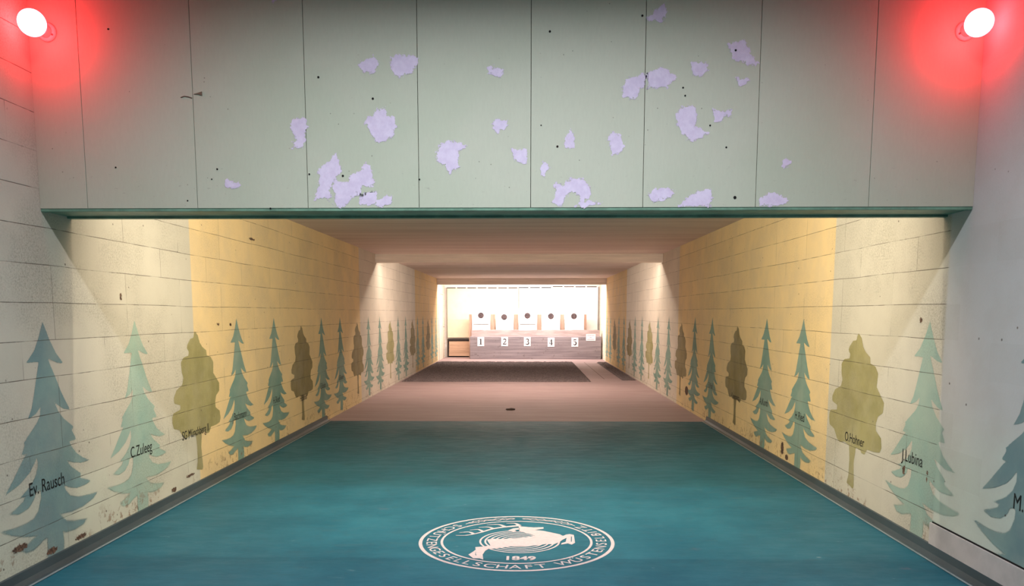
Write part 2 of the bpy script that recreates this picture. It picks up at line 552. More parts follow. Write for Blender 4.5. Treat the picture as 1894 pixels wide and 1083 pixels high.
# vinyl cove baseboards up to the end of the teal floor
def baseboard(name, s):
    prof = [(0, 0), (0.075, 0), (0.075, 0.004), (0.045, 0.012), (0.022, 0.035), (0.014, 0.085), (0.0, 0.088)]
    ax = lambda u, z, y: (s * (W - u), y, z)
    y1 = YC - 0.02
    o = structure(MB().prism([ax(u, z, Y0) for u, z in prof], (0, y1 - Y0, 0)).build(name, M['baseboard']))
    MB().prism([ax(u, z, Y0) for u, z in ((0.068, 0.004), (0.079, 0.004), (0.079, 0.0075), (0.068, 0.010))], (0, y1 - Y0, 0)).build('pale_edge', M['baseboard_lip'], o)
baseboard('baseboard_left', -1)
baseboard('baseboard_right', 1)

# plinth strip under the smooth plaster at the front of the right wall
MB().box(W - 0.012, W, Y0, 5.52, 0.08, 0.235, 0.003).build('plinth', plain('plinth_paint', (0.47, 0.46, 0.45), 0.7, 5, 0.08), wr)
MB().box(W - 0.004, W, Y0, 5.50, 0.236, 0.246).build('plinth_shadow_strip', M['black'], wr)  # black strip painted in for the shadow line below the plaster edge

# ------------------------------------------------------------------ painted trees
def unit(pts, ox, oy, s):
    return [(ox + x / s, oy + y / s) for x, y in pts]

sA, sB = 7.7375, 6.769
sp_px = unit([(290, 65), (325, 220), (360, 340), (400, 432), (365, 420), (335, 395), (315, 375), (330, 440), (355, 540), (385, 670), (410, 760), (435, 838), (400, 825), (370, 790), (352, 765), (370, 840), (400, 910), (450, 985), (455, 1000), (440, 1010)], 400, 580, sA)
sp_px += unit([(404, 65), (408, 85), (375, 95), (385, 130), (410, 190), (440, 230), (472, 255), (430, 270), (395, 258), (360, 235), (385, 290), (430, 350), (428, 385), (480, 420), (450, 445), (410, 460), (375, 445), (350, 420), (358, 460), (380, 510), (420, 530), (470, 525), (512, 515), (490, 560), (440, 610), (390, 635), (330, 640), (345, 665), (365, 700), (400, 710), (460, 710), (440, 750), (400, 780), (360, 785), (345, 770), (352, 850), (350, 940), (347, 975), (278, 985), (278, 900), (275, 800), (255, 820), (215, 875), (180, 885), (155, 855), (190, 820), (230, 770), (215, 772), (170, 765), (120, 740), (70, 700), (130, 690), (180, 670), (215, 640), (235, 590), (246, 500), (244, 430), (222, 450), (215, 500), (190, 560), (150, 592), (108, 582), (140, 545), (170, 500), (178, 468), (150, 478), (175, 440), (200, 395), (222, 330), (232, 260), (229, 185), (215, 240), (195, 300), (150, 375), (90, 440), (120, 350), (150, 250), (172, 178), (188, 155), (160, 160), (175, 90), (170, 70), (185, 40)], 400, 710, sB)
sp_px += unit([(205, 1060), (260, 930), (276, 870), (280, 790), (255, 850), (215, 892), (235, 800), (250, 640), (262, 500), (270, 408), (250, 408), (205, 415), (245, 320), (270, 200)], 400, 580, sA)
so = 5.413
ok_px = unit([(915, 175), (945, 215), (965, 290), (990, 330), (1030, 365), (1035, 415), (1075, 430), (1100, 480), (1100, 590), (1130, 640), (1160, 690), (1160, 770), (1130, 815), (1120, 880), (1125, 935), (1165, 970), (1175, 1040), (1165, 1085), (1130, 1110), (1078, 1130), (1060, 1190), (1035, 1195), (1025, 1180), (985, 1185), (985, 1230), (980, 1330), (990, 1430), (1000, 1530), (995, 1560), (935, 1560), (945, 1480), (940, 1330), (925, 1213), (880, 1210), (830, 1250), (800, 1235), (760, 1165), (705, 1155), (690, 1090), (690, 1040), (700, 1000), (770, 960), (770, 915), (710, 900), (705, 850), (730, 770), (790, 710), (800, 640), (785, 590), (775, 490), (800, 440), (850, 420), (855, 380), (835, 345), (840, 310), (870, 250), (900, 240), (908, 190)], 190, 580, so)
sp_w = np.array([on_wall(x, y, -1) for x, y in sp_px]); sp_w[:, 0] -= sp_w[0, 0]
ok_w = np.array([on_wall(x, y, -1) for x, y in ok_px]); ok_w[:, 0] -= ok_w[0, 0]
soft = lambda z: 0.010 + 0.028 * max(0.0, min(1.0, (0.75 - z) / 0.6))
ME = {}
for k, poly in (('spruce', sp_w), ('oak', ok_w)):
    ME[k] = paint_mesh('painted_' + k, poly, 0.0125, soft if k == 'spruce' else (lambda z: 0.012))

def painted_tree(kind, x, y, s, mat, name=None, wall=None, scale=(1, 1), Y=None, desc=''):
    Yc = Y if Y is not None else on_wall(x, y, s)[0]
    me = ME[kind]
    o = bpy.data.objects.new('painted_' + kind, me)
    if not me.materials:
        me.materials.append(M[mat])
    o.material_slots  # material set per object so copies may share the mesh
    COL.objects.link(o)
    o.material_slots[0].link = 'OBJECT'; o.material_slots[0].material = M[mat]
    o.parent = wall
    o.location = (s * (W - 0.0012), Yc, 0)
    o.rotation_euler = (0, 0, -s * math.pi / 2)
    o.scale = (scale[0], 1, scale[1])
    o['label'] = ('blue-green painted spruce silhouette' if kind == 'spruce' else 'olive painted leafy tree silhouette')
    if name:
        txt, dx, zc, size, xs = name
        tm = text_mesh('hand_lettering', txt, size, xs)
        t_ = link('hand_lettering', tm, M['ink'], o)
        t_.location = (dx, -0.002, zc)
        t_.rotation_euler = (math.pi / 2, 0, 0)
        t_.scale = (1 / scale[0], 1, 1 / scale[1])
        t_['label'] = 'black hand-painted name'
    return o

# left wall, from the front to the targets
painted_tree('oak', 0, 0, -1, 'oak', wall=wl, Y=4.06)
left = [('spruce', 78, 'spruce_deep', ('Ev. Rausch', -0.07, 0.565, 0.125, 0.74)), ('spruce', 248, 'spruce_pale', ('C.Zuleeg', 0.0, 0.575, 0.125, 0.80)),
        ('oak', 359, 'oak', ('SG Münchberg II', -0.08, 0.56, 0.115, 0.80)), ('spruce', 437, 'spruce', ('J.Bachmann', -0.02, 0.57, 0.115, 0.82)),
        ('spruce', 506, 'spruce', ('H.Ried', 0.0, 0.60, 0.12, 0.85)), ('oak', 556, 'oak_brown', ('H.Böhm', 0.02, 0.50, 0.12, 0.9)),
        ('spruce', 594, 'spruce', ('E.Roder', 0.0, 0.57, 0.12, 0.85)), ('spruce', 628.5, 'spruce', ('G.Roder', 0.0, 0.60, 0.12, 0.85)),
        ('oak', 660, 'oak_brown', None), ('spruce', 681, 'spruce', None), ('spruce', 702, 'spruce', None), ('oak', 721, 'oak', None),
        ('spruce', 736, 'spruce', None), ('spruce', 750, 'spruce', None), ('oak', 762.5, 'oak_brown', None), ('spruce', 772, 'spruce', None),
        ('spruce', 782, 'spruce', None), ('oak', 791.5, 'oak_brown', None), ('spruce', 798.7, 'spruce', None), ('spruce', 806, 'spruce', None)]
for kind, x, mat, nm in left:
    painted_tree(kind, x, 590, -1, mat, nm, wl)
# right wall
right = [('spruce', 1721, 'spruce_pale', ('J.Lubina', -0.14, 0.625, 0.125, 0.82)), ('oak', 1590, 'oak', ('O.Hohner', 0.02, 0.60, 0.115, 0.85)),
         ('spruce', 1487, 'spruce', ('H.Ried', 0.0, 0.62, 0.125, 0.85)), ('spruce', 1419, 'spruce', ('A.Kunth', 0.0, 0.63, 0.12, 0.85)),
         ('oak', 1365, 'oak_brown', ('Kaemnitz', 0.0, 0.56, 0.12, 0.9)), ('spruce', 1318, 'spruce', ('E.Wolf', 0.0, 0.58, 0.12, 0.85)),
         ('spruce', 1286, 'spruce', None), ('oak', 1261, 'oak_brown', None), ('spruce', 1237.5, 'spruce', None), ('spruce', 1217.5, 'spruce', None),
         ('oak', 1202, 'oak', None), ('spruce', 1188, 'spruce', None), ('spruce', 1175, 'spruce', None), ('oak', 1165, 'oak_brown', None),
         ('spruce', 1154.5, 'spruce', None), ('spruce', 1145, 'spruce', None), ('oak', 1137, 'oak_brown', None), ('spruce', 1129.5, 'spruce', None),
         ('spruce', 1123.5, 'spruce', None)]
for kind, x, mat, nm in right:
    painted_tree(kind, x, 590, 1, mat, nm, wr)
painted_tree('spruce', 0, 0, 1, 'spruce_deep_right', ('M.', -0.12, 0.585, 0.13, 0.82), wr, scale=(1, 1.02), Y=4.44)

# damage low on the block walls: chipped paint down to the brown block
t = NT('chipped_paint')
at_ = t.n('Attribute', attribute_name='sd')
nz = t.math('MULTIPLY', t.math('SUBTRACT', t.noise(45, 5, 0.75), 0.5), 14.0)
M['chip'] = t.finish(t.mix(t.ramp(t.noise(60, 4), 0.35, 0.65), (0.045, 0.03, 0.022), (0.17, 0.10, 0.065)), 0.9, None, alpha=t.math('LESS_THAN', t.math('ADD', at_.outputs['Fac'], nz), 0.0))
for px, py, hw, hh, s in ((37, 1013, 0.075, 0.022, -1), (96, 1020, 0.06, 0.02, -1), (150, 998, 0.07, 0.018, -1), (352, 878, 0.09, 0.012, -1), (322, 913, 0.05, 0.02, -1), (466, 442, 0.10, 0.012, -1), (403, 599, 0.03, 0.012, -1), (426, 600, 0.03, 0.014, -1),
                          (223, 548, 0.012, 0.03, -1), (1447, 828, 0.05, 0.07, 1), (1455, 846, 0.05, 0.03, 1), (1270, 722, 0.14, 0.08, 1), (1672, 868, 0.02, 0.035, 1), (1704, 592, 0.02, 0.02, 1), (1715, 880, 0.008, 0.05, 1)):
    Yc, Zc = on_wall(px, py, s)
    Zc = max(Zc, 0.10 + hh)
    ell = [(hw * math.cos(k * math.pi / 8), hh * math.sin(k * math.pi / 8)) for k in range(16)]
    o = link('chipped_spot', paint_mesh('chipped_spot', ell, 0.008, lambda z: 0.005, 4.5), M['chip'], wl if s < 0 else wr)
    o.location = (s * (W - 0.0018), Yc, Zc)
    o.rotation_euler = (0, 0, -s * math.pi / 2)

# ------------------------------------------------------------------ facade marks
def facade_px(pts, ox, sc_=2.578, oy=0):
    return [at(ox + x / sc_, oy + y / sc_, YF) for x, y in pts]

P2 = [[(55, 305), (130, 265), (155, 300), (135, 345), (85, 350), (60, 325)],
      [(210, 275), (245, 262), (320, 258), (343, 275), (342, 300), (310, 350), (250, 365), (215, 345)],
      [(665, 318), (740, 320), (748, 350), (735, 370), (680, 352)],
      [(85, 570), (130, 550), (145, 515), (160, 530), (190, 505), (200, 555), (225, 560), (242, 600), (220, 650), (155, 685), (125, 640), (100, 610)],
      [(690, 590), (715, 570), (770, 575), (765, 610), (725, 632), (700, 615)],
      [(430, 750), (445, 690), (500, 668), (575, 695), (540, 720), (535, 800), (495, 825), (470, 790), (440, 770)],
      [(790, 710), (830, 715), (855, 712), (862, 780), (840, 788), (800, 755)],
      [(1042, 650), (1070, 618), (1088, 650), (1087, 710), (1040, 700)],
      [(1252, 650), (1270, 632), (1310, 640), (1325, 700), (1310, 730), (1265, 740), (1255, 700)],
      [(922, 800), (945, 768), (970, 800), (945, 840), (930, 835)],
      [(1318, 420), (1335, 380), (1425, 345), (1425, 400), (1380, 470), (1320, 470)],
      [(1432, 350), (1500, 320), (1565, 350), (1572, 380), (1530, 415), (1440, 418)],
      [(1440, 75), (1520, 18), (1535, 60), (1500, 105), (1445, 95)],
      [(1445, 925), (1475, 898), (1545, 890), (1565, 920), (1520, 955), (1450, 960)],
      [(995, 870), (1040, 880), (1070, 850), (1130, 855), (1165, 890), (1165, 940), (1135, 958), (1215, 965), (1200, 995), (1110, 1000), (1090, 985), (1115, 960), (1110, 925), (1070, 920), (1035, 945), (1030, 1000), (975, 965), (1000, 940)]]
P1 = [[(1395, 565), (1455, 560), (1467, 600), (1445, 705), (1390, 710), (1395, 680), (1410, 670), (1385, 610)],
      [(1070, 855), (1085, 850), (1145, 880), (1110, 900), (1075, 890)],
      [(1275, -20), (1325, -8), (1300, 12)]]
P3 = [[(60, 300), (135, 295), (147, 335), (110, 360), (68, 360)],
      [(235, 210), (320, 190), (345, 240), (380, 300), (370, 320), (320, 300), (285, 290), (260, 275)],
      [(275, 372), (345, 380), (320, 408), (285, 408)],
      [(-8, 545), (10, 510), (80, 508), (95, 565), (75, 600), (110, 612), (148, 635), (75, 672), (50, 672), (15, 630), (-5, 590)],
      [(162, 525), (255, 525), (253, 550), (215, 555), (210, 582), (175, 580)],
      [(487, 795), (515, 752), (542, 770), (525, 798)],
      [(5, 995), (30, 945), (110, 905), (160, 900), (158, 995)],
      [(387, 940), (455, 920), (528, 940), (505, 995), (390, 990)]]
P7 = [[(320, 460), (345, 490), (390, 580), (375, 640), (335, 680), (320, 720), (400, 735), (460, 720), (460, 670), (590, 640), (620, 555), (680, 590), (722, 740), (700, 790), (600, 775), (590, 840), (540, 885), (490, 890), (440, 940), (430, 1020), (340, 1000), (300, 940), (320, 860), (300, 740), (280, 780), (250, 770), (290, 880), (270, 915), (200, 900), (125, 915), (125, 850), (160, 780), (170, 660), (155, 610), (190, 570), (260, 550)],
      [(570, 880), (610, 845), (720, 830), (745, 910), (860, 870), (905, 880), (880, 960), (780, 990), (700, 960), (560, 965)]]
polys = [facade_px(p, 640) for p in P2] + [facade_px(p, 0) for p in P1] + [facade_px(p, 1254) for p in P3] + [facade_px(p, 560, 5.415, 200) for p in P7]
for p in polys:
    p = [(x, max(z, 2.352)) for x, z in p]
    me = paint_mesh('filler_patch', p, 0.008, lambda z: 0.004, 7.0)
    o = link('filler_patch', me, M['filler'], wf)
    o.location = (0, YF - 0.0015, 0)
    o['label'] = 'lilac-white smear of filler'
holes = [(0, 516, 139, 4), (0, 1518, 368, 5), (0, 1635, 838, 5), (640, 128, 470, 5), (640, 972, 150, 5), (640, 1008, 698, 5), (640, 1607, 418, 4), (640, 1617, 456, 4),
         (1254, 275, 240, 5), (1254, 153, 598, 4), (1254, 271, 941, 7), (1254, 230, 702, 4), (640, 930, 597, 3), (640, 350, 855, 4), (640, 1413, 75, 5),
         (0, 552, 798, 4), (0, 1036, 806, 4), (0, 1010, 854, 3), (0, 895, 956, 3), (0, 1290, 993, 4), (0, 1475, 830, 4)]
for ox, x, y, r in holes:
    X, Z = at(ox + x / 2.578, y / 2.578, YF)
    MB((X, YF, Z)).lathe([(r / 2.578 * YF / F, 0), (r / 2.578 * YF / F, 0.0025)], (X, YF, Z), (0, -1, 0), 12).build('drill_hole', M['black'], wf)
w0 = [at(x / 2.578, y / 2.578, YF) for x, y in ((862, 465), (880, 459), (900, 462), (916, 468))]
MB().tube([(x, YF - 0.002, z) for i, (x, z) in enumerate(w0)], 0.003).build('wire_stub', plain('wire_brown', (0.16, 0.11, 0.08), 0.6), wf)
w1 = [at(x / 2.578, y / 2.578, YF) for x, y in ((925, 449), (940, 445), (963, 437), (965, 456), (945, 450))]
MB().prism([(x, YF, z) for x, z in w1], (0, -0.006, 0)).build('torn_flake', plain('flake_brown', (0.18, 0.13, 0.09), 0.8), wf)

# ------------------------------------------------------------------ red signal lamps
def signal_lamp(bx, by, gx, gy, label):
    X, Z = at(bx, by, YF)
    YG = YF - 0.19
    GX, GZ = at(gx, gy, YG)
    base = Vector((X, YF, Z)); globe = Vector((GX, YG, GZ))
    r = thing('signal_lamp', base, label, 'lamp', 'red signal lamps')
    d = (globe - base).normalized()
    MB(base).lathe([(0.058, 0), (0.058, 0.012), (0.050, 0.020), (0.034, 0.026)], base, (0, -1, 0)).build('base_plate', M['porcelain'], r, True)
    L = (globe - base).length
    MB(base).lathe([(0.040, 0.0), (0.038, 0.03), (0.033, 0.055), (0.030, L - 0.12)], base + Vector((0, -0.012, 0)), d).build('socket', M['porcelain'], r, True)
    R = 0.079
    prof = [(0.022, L - 0.135), (0.026, L - 0.12), (0.034, L - 0.095)]
    for k in range(15):
        a = math.pi * (0.80 - 0.80 * k / 14.0)
        prof.append((max(R * math.sin(a), 0.001), L - R * math.cos(math.pi - a)))
    MB(base).lathe(prof, base, d, 32).build('bulb', M['bulb'], r, True)
    for sx in (-1, 1):
        q = base + Vector((sx * 0.040, -0.020, -0.02))
        MB(base).lathe([(0.006, 0), (0.006, 0.004), (0.003, 0.006)], q, (0, -1, 0), 10).build('screw', M['metal'], r)
    return r

signal_lamp(88, 60, 59, 42, 'glowing red bulb in upper left corner of green panel wall')
signal_lamp(1784, 58, 1811, 42, 'glowing red bulb in upper right corner of green panel wall')

# ------------------------------------------------------------------ emblem painted on the floor
class Flat:
    """flat painted shapes on the floor, joined into one mesh"""
    def __init__(self, z):
        self.v, self.f, self.z = [], [], z
        self.k = 0

    def strip(self, pts, w, closed=False, taper=False):
        n = len(pts); base = len(self.v)
        self.k += 1; zz = self.z + 0.00006 * self.k
        for i, p in enumerate(pts):
            a = pts[(i - 1) % n] if closed or i else pts[0]
            b = pts[(i + 1) % n] if closed or i < n - 1 else pts[-1]
            d = Vector((b[0] - a[0], b[1] - a[1])); d = d.normalized() if d.length else Vector((1, 0))
            ww = w[i] if isinstance(w, (list, tuple)) else w
            for s in (-1, 1):
                self.v.append((p[0] - s * d.y * ww / 2, p[1] + s * d.x * ww / 2, zz))
        for i in range(n if closed else n - 1):
            a, b = base + 2 * i, base + 2 * ((i + 1) % n)
            self.f.append((a, a + 1, b + 1, b))

    def poly(self, pts):
        b = len(self.v)
        self.v += [(p[0], p[1], self.z) for p in pts]
        self.f.append(tuple(range(b, b + len(pts))))

    def mesh(self, me, Mx):
        b = len(self.v)
        self.v += [tuple((Mx @ v.co)[:2]) + (self.z,) for v in me.vertices]
        self.f += [tuple(b + i for i in p.vertices) for p in me.polygons]

    def build(self, name, mat, parent):
        me = bpy.data.meshes.new(name)
        me.from_pydata(self.v, [], self.f)
        bm = bmesh.new(); bm.from_mesh(me)
        bmesh.ops.triangulate(bm, faces=[f for f in bm.faces if len(f.verts) > 4])
        for f in bm.faces:
            f.normal_update()
            if f.normal.z < 0:
                f.normal_flip()
        bm.to_mesh(me); bm.free()
        return link(name, me, mat, parent)

EX, EY, ER = 0.087, 5.827, 0.7227
ez = 0.0012
def circ(r, n=128, cx=EX, cy=EY):
    return [(cx + r * math.cos(2 * math.pi * k / n), cy + r * math.sin(2 * math.pi * k / n)) for k in range(n)]
sE = 8.665
pa = lambda x, y: on_floor(760 + x / sE, 940 + y / sE)
pb = lambda x, y: on_floor(950 + x / sE, 940 + y / sE)
fl = Flat(ez)
fl.strip(circ(ER - 0.013), 0.026, True)
fl.strip(circ(0.5625 - 0.009), 0.018, True)
em = fl.build('emblem', M['emblem'], floor)
em['label'] = 'white round club emblem painted on the teal floor'
fl = Flat(ez)
near = on_floor(960.6, 940 + 712 / sE)
RC = (near[0], near[1] + 0.296)
for k in range(6):
    fl.strip(circ(0.292 - 0.037 * k, 96, *RC), 0.014, True)
fl.build('target_rings', M['emblem'], em)
fl = Flat(ez + 0.0006)
body = [pb(80, 275), pb(130, 290), pb(320, 305), pb(480, 300), pb(480, 325), pb(335, 345), pb(470, 358), pb(600, 385), pb(740, 415), pb(790, 440),
        pb(840, 420), pb(900, 410), pb(965, 425), pb(985, 550), pb(930, 580), pb(870, 560), pb(760, 580), pb(770, 555), pb(835, 535), pb(850, 470), pb(790, 500), pb(745, 530),
        pb(720, 545), pb(640, 575), pb(520, 570), pb(400, 590), pb(200, 605), pb(0, 605), pa(1640, 600), pa(1560, 615), pa(1440, 630), pa(1320, 645), pa(1240, 650), pa(1190, 680), pa(1150, 740), pa(1160, 820),
        pa(1100, 800), pa(1000, 800), pa(960, 770), pa(920, 740), pa(1000, 690), pa(1040, 660), pa(1030, 620), pa(1160, 610), pa(1275, 592), pa(1240, 540), pa(1220, 500), pa(1300, 485), pa(1450, 490), pa(1640, 480),
        pb(120, 470), pb(240, 455), pb(345, 435), pb(200, 395), pb(90, 360)]
fl.poly(body)
fl.poly([pa(1560, 350), pa(1640, 320), pa(1740, 310), pa(1740, 350), pa(1640, 375)])
def smooth(pts, n=6):
    out = []
    P = [pts[0]] + list(pts) + [pts[-1]]
    for i in range(1, len(P) - 2):
        p0, p1, p2, p3 = [Vector(q) for q in P[i - 1:i + 3]]
        for k in range(n):
            s = k / n
            out.append(tuple(0.5 * ((2 * p1) + (p2 - p0) * s + (2 * p0 - 5 * p1 + 4 * p2 - p3) * s * s + (3 * p1 - p0 - 3 * p2 + p3) * s ** 3)))
    out.append(tuple(pts[-1]))
    return out
def tine(pts, w0, w1):
    q = smooth(pts)
    fl.strip(q, [w0 + (w1 - w0) * i / (len(q) - 1) for i in range(len(q))])
tine([pb(85, 275), pa(1640, 285), pa(1480, 300), pa(1300, 330), pa(1150, 375), pa(1000, 412), pa(850, 433), pa(720, 430)], 0.040, 0.008)
tine([pa(1010, 410), pa(930, 378), pa(775, 387)], 0.030, 0.006)
tine([pa(1160, 372), pa(1080, 338), pa(945, 347)], 0.030, 0.006)
tine([pa(1330, 325), pa(1230, 298), pa(1085, 306)], 0.030, 0.006)
tine([pa(1520, 297), pa(1400, 258), pa(1215, 266)], 0.034, 0.006)
tine([pb(100, 278), pb(40, 245), pa(1640, 238), pa(1530, 240)], 0.034, 0.006)
fl.build('stag', M['emblem'], em)
fl = Flat(ez + 0.0016)
for q in ([pa(1045, 670), pa(1040, 720), pa(1050, 765), pa(1030, 740)], [pb(920, 450), pb(935, 455), pb(930, 540), pb(918, 530)], [pa(1660, 350), pa(1730, 340), pa(1735, 358), pa(1690, 362)]):
    fl.poly(q)
fl.build('stag_detail', M['teal'], em)
# lettering along the lower arc, tops of the letters towards the centre
def ang(p):
    return math.atan2(p[1] - EY, p[0] - EX)
fl = Flat(ez)
def arc_text(txt, a0, a1, size, rad):
    cw = {'I': 0.5, 'L': 0.85, 'E': 0.9, 'W': 1.35, 'M': 1.3}
    ws = [cw.get(ch, 1.0) for ch in txt]
    tot = sum(ws) - (ws[0] + ws[-1]) / 2
    acc = 0
    for i, ch in enumerate(txt):
        if i:
            acc += (ws[i - 1] + ws[i]) / 2
        a = a0 + (a1 - a0) * acc / tot
        me = text_mesh('ch', ch, size, 1.12, bold=0.0006)
        zc = 0.0
        Mx = Matrix.Translation((EX + rad * math.cos(a), EY + rad * math.sin(a), 0)) @ Matrix.Rotation(a + math.pi / 2, 4, 'Z')
        fl.mesh(me, Mx)
        bpy.data.meshes.remove(me)
unw = lambda a: a if a > 0 else a + 2 * math.pi
arc_text('SCHÜTZENGESELLSCHAFT', unw(ang(pa(712, 268))), unw(ang(pb(455, 935))), 0.112, 0.632)
arc_text('WÜSTENSELBITZ', unw(ang(pb(835, 880))), unw(ang(pb(1115, 295))) + 2 * math.pi, 0.112, 0.632)
y0 = pa(1500, 828)[1]; y1 = pa(1500, 768)[1]
c49 = ((pa(1510, 800)[0] + pb(335, 800)[0]) / 2, (y0 + y1) / 2)
me = text_mesh('ch', '1849', (y1 - y0) * 1.42, 1.0, bold=0.004)
wd = max(v.co.x for v in me.vertices) - min(v.co.x for v in me.vertices)
k49 = (pb(335, 800)[0] - pa(1510, 800)[0]) / wd
fl.mesh(me, Matrix.Translation((*c49, 0)) @ Matrix.Diagonal((k49, 1, 1, 1)))
fl.build('lettering', M['emblem'], em)
# two oak-leaf sprigs along the upper arc
fl = Flat(ez)
def sprig(a0, a1):
    n = 60
    P = lambda s, off: (EX + (0.632 + off) * math.cos(a0 + (a1 - a0) * s), EY + (0.632 + off) * math.sin(a0 + (a1 - a0) * s))
    fl.strip([P(0.02 + 0.10 * k / 6, 0.012 * (k / 6 - 1)) for k in range(7)], 0.010)
    for l0, l1, tilt in ((0.10, 0.52, 0.010), (0.50, 0.98, 0.012)):
        for sg in (-1, 1):
            pts = []
            for k in range(n + 1):
                s = k / n
                env = math.sin(math.pi * min(1, s * 1.02)) ** 0.6 * 0.030
                off = sg * env * (0.78 + 0.34 * math.sin(s * math.pi * 7 + (0.6 if sg > 0 else 0))) + tilt * (s - 0.5)
                pts.append(P(l0 + (l1 - l0) * s, off))
            fl.strip(pts, 0.009)
        fl.strip([P(l0 + (l1 - l0) * k / 8, tilt * (k / 8 - 0.5)) for k in range(9)], 0.004)
sprig(ang(pa(830, 240)), ang(pa(1690, 152)))
sprig(ang(pb(1050, 272)), ang(pb(120, 152)))
fl.build('oak_leaf_sprigs', M['emblem'], em)

# ------------------------------------------------------------------ granulate beds
def bed(name, x0, x1, y0, y1, label, edge=None):
    nx = max(6, int((x1 - x0) / 0.06)); ny = int((y1 - y0) / 0.06)
    r2 = np.random.RandomState(3)
    V = []; Fc = []
    for j in range(ny + 1):
        for i in range(nx + 1):
            b = i in (0, nx) or j in (0, ny)
            z = 0.003 if b else 0.02 + 0.022 * r2.rand()
            V.append((x0 + (x1 - x0) * i / nx + (0 if i in (0,) else 0.02 * (r2.rand() - .5)), y0 + (y1 - y0) * j / ny + 0.03 * (r2.rand() - .5), z))
    for j in range(ny):
        for i in range(nx):
            k = j * (nx + 1) + i
            Fc.append((k, k + 1, k + nx + 2, k + nx + 1))
    me = bpy.data.meshes.new(name); me.from_pydata(V, [], Fc)
    o = link(name, me, M['granulate'])
    return tag(o, label, 'granulate', None, 'stuff')
bed('granulate_bed', -2.93, 1.77, 19.8, 27.8, 'wide bed of dark loose granulate across the lane floor')
bed('granulate_bed', 2.58, 2.94, 20.25, 27.7, 'narrow strip of dark loose granulate along right wall')
MB().box(2.16, 2.175, 20.6, 27.9, 0.0, 0.0035).build('floor_joint', plain('joint_dark', (0.12, 0.08, 0.07), 0.8), lane)
X, Y = on_floor(944, 758)
o = bpy.data.meshes.new('rubble_fragment')
bm = bmesh.new(); bmesh.ops.create_icosphere(bm, subdivisions=2, radius=0.05)
for v in bm.verts:
    v.co.x *= 1.7 * (0.8 + 0.4 * rng.random()); v.co.y *= 1.1; v.co.z = max(v.co.z * 0.45 * (0.7 + 0.6 * rng.random()), -0.012)
bm.to_mesh(o); bm.free()
fr = link('rubble_fragment', o, plain('fragment_dark', (0.06, 0.04, 0.035), 0.9))
fr.location = (X, Y, 0.013)
tag(fr, 'small dark rubble fragment lying on the pink lane floor', 'debris')

# ------------------------------------------------------------------ butt wall with numbers
YW = 29.72
xl, zt = at(869, 622, YW); xr, _ = at(1112, 622, YW)
xr = min(xr, W - 0.03)
bw = thing('concrete_barrier', ((xl + xr) / 2, YW + 0.25, 0.002), 'low board-marked concrete barrier below the row of targets', 'barrier')
MB(bw.location).box(xl, xr, YW, YW + 0.5, 0.002, zt, 0.012).build('barrier_body', M['barrier'], bw)
s0, zs = at(872, 610, YW + 0.12); s1, _ = at(1109, 610, YW + 0.12)
nseg = 40
pts = [(s0, zt)] + [(s0 + (s1 - s0) * k / nseg, zs + 0.018 * (rng.random() - .5)) for k in range(nseg + 1)] + [(s1, zt)]
MB(bw.location).prism([(x, YW + 0.12, z) for x, z in pts], (0, 0.3, 0)).build('top_beam', plain('pink_concrete', (0.46, 0.36, 0.35), 0.85, 5, 0.15, stretch=(.3, 1, 2)), bw)

# heavy serif figures made of strokes
def fig(n):
    S = []          # list of (polyline, widths)
    def arc(cx, cy, rx, ry, a0, a1, w0, w1, k=14):
        S.append(([(cx + rx * math.cos(math.radians(a0 + (a1 - a0) * i / k)), cy + ry * math.sin(math.radians(a0 + (a1 - a0) * i / k))) for i in range(k + 1)],
                  [w0 + (w1 - w0) * math.sin(math.pi * i / k) for i in range(k + 1)]))
    def ln(a, b, w0, w1=None):
        S.append(([a, b], [w0, w1 if w1 is not None else w0]))
    if n == 1:
        ln((0, -0.48), (0, 0.5), 0.22); ln((-0.24, -0.47), (0.24, -0.47), 0.07); ln((-0.22, 0.36), (0.0, 0.47), 0.07, 0.12)
    elif n == 2:
        arc(0, 0.22, 0.24, 0.25, 170, -30, 0.07, 0.2); ln((0.2, 0.08), (-0.28, -0.42), 0.17, 0.07); ln((-0.28, -0.42), (0.3, -0.42), 0.15); ln((0.28, -0.42), (0.31, -0.25), 0.06)
    elif n == 3:
        arc(-0.02, 0.25, 0.23, 0.23, 160, -90, 0.07, 0.19); arc(-0.02, -0.22, 0.26, 0.26, 90, -160, 0.07, 0.2)
    elif n == 4:
        ln((0.08, -0.48), (0.08, 0.5), 0.21); ln((0.06, 0.5), (-0.32, -0.18), 0.06); ln((-0.34, -0.18), (0.34, -0.18), 0.08); ln((-0.12, -0.47), (0.28, -0.47), 0.06)
    else:
        ln((-0.22, 0.44), (0.24, 0.44), 0.15); ln((-0.2, 0.46), (-0.22, 0.06), 0.06); arc(-0.02, -0.18, 0.25, 0.28, 120, -160, 0.07, 0.21)
    return S

plates = [(883, 895.5), (927, 939.5), (969, 981.5), (1013, 1025.5), (1057, 1069.5)]
ptop = [623, 623, 623, 624, 624]
for i, (a, b) in enumerate(plates):
    x0, z1 = at(a, ptop[i], YW); x1, z0 = at(b, ptop[i] + 17, YW)
    cx, cz = (x0 + x1) / 2, (z0 + z1) / 2
    p = thing('number_plate', (cx, YW, cz), 'white plate with black serif figure %s on the concrete barrier' % ('one', 'two', 'three', 'four', 'five')[i], 'sign', 'number plates on the barrier')
    MB(p.location).box(x0, x1, YW - 0.008, YW - 0.0005, z0, z1, 0.002).build('plate', M['plate'], p)
    f = Flat(0); H = 0.21
    for pts, ws in fig(i + 1):
        f.strip([(x * H, z * H) for x, z in pts], [w * H for w in ws])
    g = f.build('numeral', M['print'], p)
    g.rotation_euler = (math.pi / 2, 0, 0); g.location = (0, -0.0095, 0)
